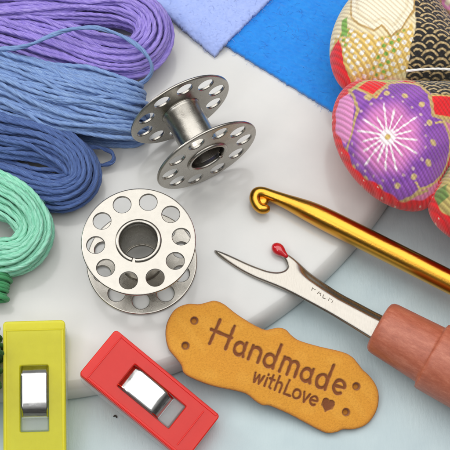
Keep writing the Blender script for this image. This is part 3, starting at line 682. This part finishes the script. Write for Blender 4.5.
ink = np.maximum.reduce([1-ss(1.0, 1.9, dB+.35*np.sin(SU*.37+SVv*.45)*np.sin(SVv*.31-SU*.22+2)), 1-ss(.7, 1.35, dS+.2*np.sin(SU*.5+SVv*.6)), ht])
hol = np.zeros(GX.shape); ringm = np.zeros(GX.shape)
for x, y in ((194.3, 320.6), (185.5, 345.6), (356.4, 386.3), (346, 412)):
    c = loc2(x, y); d = np.hypot(GX-c[0], GY-c[1])/.01885; hol = np.maximum(hol, 1-ss(2.6, 3.6, d)); ringm = np.maximum(ringm, (1-ss(3.6, 4.8, d))*ss(1.6, 3.0, d))
# distance to the cut edge, for its soft shoulder
idx_ = np.arange(0, 900); de = np.full(GX.shape, 9.)
for k in idx_: de = np.minimum(de, np.hypot(GX-O[k, 0], GY-O[k, 1]))
Z = -.028*np.exp(-de/.016)-.034*ink-.10*hol+.008*np.sin(GX*2.3)*np.sin(GY*3)
Z += rng.normal(size=Z.shape)*.0016
base_c = L3(226, 158, 48); C = np.zeros(GX.shape+(3,)); C[:] = base_c
lay(C, .5*ss(.3, .9, .5+.5*np.sin(GX*3.1+1)*np.sin(GY*4+GX)), L3(226, 154, 46))
lay(C, .35*ss(.2, .8, np.sin(GX*7+np.sin(GY*5)*2)*np.sin(GY*9+GX*3)), L3(238, 174, 66))
lay(C, np.exp(-de/.025)*.75, L3(168, 88, 28)); lay(C, ringm*.8, L3(134, 66, 22)); lay(C, hol*.35, L3(170, 96, 36))
lay(C, ink*.92, L3(116, 56, 28)); lay(C, (1-ss(.5, 3.4, np.minimum(dB, dS+.8)))*.25, L3(150, 80, 24))
TH = .15
flat = lambda Zv: (p0[None, None]+GX[..., None]*ex+GY[..., None]*ey+Zv[..., None]*nn).reshape(-1, 3)
Vt = np.vstack([flat(Z), flat(np.full(GX.shape, -TH)+.03*np.exp(-de/.03))]); Ct = np.vstack([C.reshape(-1, 3), np.tile(L3(150, 84, 34), (nx*ny, 1))]); Ct = np.c_[Ct, np.ones(len(Ct))]
I = np.arange(nx*ny).reshape(nx, ny); q = np.stack([I[:-1, :-1], I[1:, :-1], I[1:, 1:], I[:-1, 1:]], 2).reshape(-1, 4)
ring = np.r_[I[:, 0], I[-1, 1:], I[-2::-1, -1], I[0, -2:0:-1]]; r2 = np.roll(ring, -1); o_ = nx*ny
Q = np.vstack([q, q[:, ::-1]+o_, np.stack([ring, ring+o_, r2+o_, r2], 1)])
root = thing('leather_tag', 'mustard yellow leather tag stamped Handmade withLove and a heart', 'tag', tuple(p0-nn*TH))
mesh('leather_piece', Vt, Q, M_leather, root, base=root.location, col=Ct)

# ------------------------------------------------------------------ sewing clips
M_clear = plastic('clear_plastic', (.8, .84, .85, 1), (.93, .96, .96, 1), .16, .08)
def frame_slab(x0, x1, hw, wx0, wx1, wy, z0, z1, r=.07):
    """rounded slab with a rectangular window: ring of quads between two loops of equal count"""
    out = rrect(x0, x1, -hw, hw, r, 5); inn = rrect(wx0, wx1, -wy, wy, .025, 5); n = len(out); V = []
    for L, z in ((out, z0), (out, z1), (inn, z1), (inn, z0)): V += [(a, b, z) for a, b in L]
    Q = [(l*n+i, l*n+(i+1) % n, ((l+1) % 4)*n+(i+1) % n, ((l+1) % 4)*n+i) for l in range(4) for i in range(n)]
    return V, Q
def make_clip(label, head, tail, side, m, m2, hw, win):
    """head, tail: points at the middle of each end of the bottom face; side: unit vector across"""
    head = Vector(head); tail = Vector(tail); X = (tail-head).normalized(); Lg = (tail-head).length
    Y = Vector((0, 0, 1)).cross(X).normalized(); Zv = X.cross(Y)
    root = thing('sewing_clip', label, 'sewing clip', head, 'plastic sewing clips')
    root.rotation_mode = 'QUATERNION'; root.rotation_quaternion = Matrix((X, Y, Zv)).transposed().to_quaternion()
    wx0, wx1, wy = win[0], win[1], .255
    V, Q = frame_slab(0, Lg, hw, wx0, wx1, wy, .34, .46); o = mesh('upper_jaw', V, Q, m, root, smooth=False); bevel(o, .022)
    for s_ in (-1, 1):                                     # side walls under the upper jaw
        y0, y1 = sorted((s_*(hw-.015), s_*(hw-.085)))
        V, F = extrude([(.05, y0), (Lg-.12, y0), (Lg-.12, y1), (.05, y1)], .17, .345); o = mesh('side_wall', V, F, m, root, smooth=False); bevel(o, .015)
    V, F = extrude([(.03, -hw+.03), (.16, -hw+.03), (.16, hw-.03), (.03, hw-.03)], .10, .345); o = mesh('grip_end', V, F, m, root, smooth=False); bevel(o, .03)
    for s_ in (-1, 1):                                     # raised rail along each long edge
        y0, y1 = sorted((s_*(hw-.02), s_*(hw-.065)))
        V, F = extrude([(.15, y0), (Lg-.06, y0), (Lg-.06, y1), (.15, y1)], .455, .475); o = mesh('edge_rail', V, F, m, root, smooth=False); bevel(o, .008)
    V, F = extrude([(.15, -hw+.04), (.175, -hw+.04), (.175, hw-.04), (.15, hw-.04)], .455, .478); o = mesh('head_ridge', V, F, m, root, smooth=False); bevel(o, .008)
    V, F = extrude([(Lg-.30, -hw+.13), (Lg-.275, -hw+.13), (Lg-.275, hw-.13), (Lg-.30, hw-.13)], .455, .477); o = mesh('jaw_ridge', V, F, m, root, smooth=False); bevel(o, .008)
    V, F = extrude(rrect(.05, Lg+.07, -hw-.02, hw-.0, .12), .0, .10); o = mesh('lower_jaw', V, F, M_clear, root, smooth=False); bevel(o, .02)
    V, F = extrude(rrect(wx1-.27, wx1-.02, -wy+.02, wy-.02, .03), .25, .43); o = mesh('clear_tab', V, F, M_clear, root, smooth=False); bevel(o, .02)
    # bent spring steel seen in the window
    a, b = wx0+.0, wx1-.25
    a -= .03; pr = [(a, .12), (a+.01, .30), (a+.03, .335), (a+.16, .425), (a+.2, .444), (a+.26, .45), ((a+b)/2, .456), (b-.27, .45), (b-.2, .442), (b-.16, .425), (b-.03, .335), (b-.01, .30), (b, .12)]
    P = spline(np.array([(x, 0, z) for x, z in pr]), 60); V = []
    for x, _, z in P:
        for y in np.linspace(-wy+.02, wy-.02, 12): V.append((x, y, z+.004*math.sin(y*9)))
    F = [(i*12+j, i*12+j+1, (i+1)*12+j+1, (i+1)*12+j) for i in range(59) for j in range(11)]
    o = mesh('spring_plate', V, F, M_spring, root); sm_ = o.modifiers.new('thick', 'SOLIDIFY'); sm_.thickness = .03
    return root
M_red = plastic('red_plastic', lin(240, 32, 14), (1, .24, .10, 1), .5, .22); M_yel = plastic('yellow_plastic', lin(240, 230, 50), (.95, .95, .32, 1), .36, .22)
make_clip('translucent red sewing clip with a steel spring, propped on the plate edge', at(94.5, 354.5, .66), at(198, 440, .02), 0, M_red, M_red, .515, (.66, 1.84))
make_clip('translucent yellow sewing clip with a steel spring, beside the bottle green skein', at(37, 323, .66), at(38, 474, .06), 0, M_yel, M_yel, .55, (.80, 1.96))
P = spline(np.array([at(113.6, 416.5, .01), at(115, 415.6, .03), at(116.2, 416.4, .03), at(116.6, 417.6, .012)]), 24); T, N, B = frame(P, (0, 0, 1))
V, Q = tubes([P], [.013], [N], sides=8, amp=.3); o = mesh('lint_speck', V, Q, M_lint, base=at(115, 416.5, 0)); o.location = at(115, 416.5, 0)
tag(o, 'tiny dark speck of lint on the table between the two clips', 'speck')
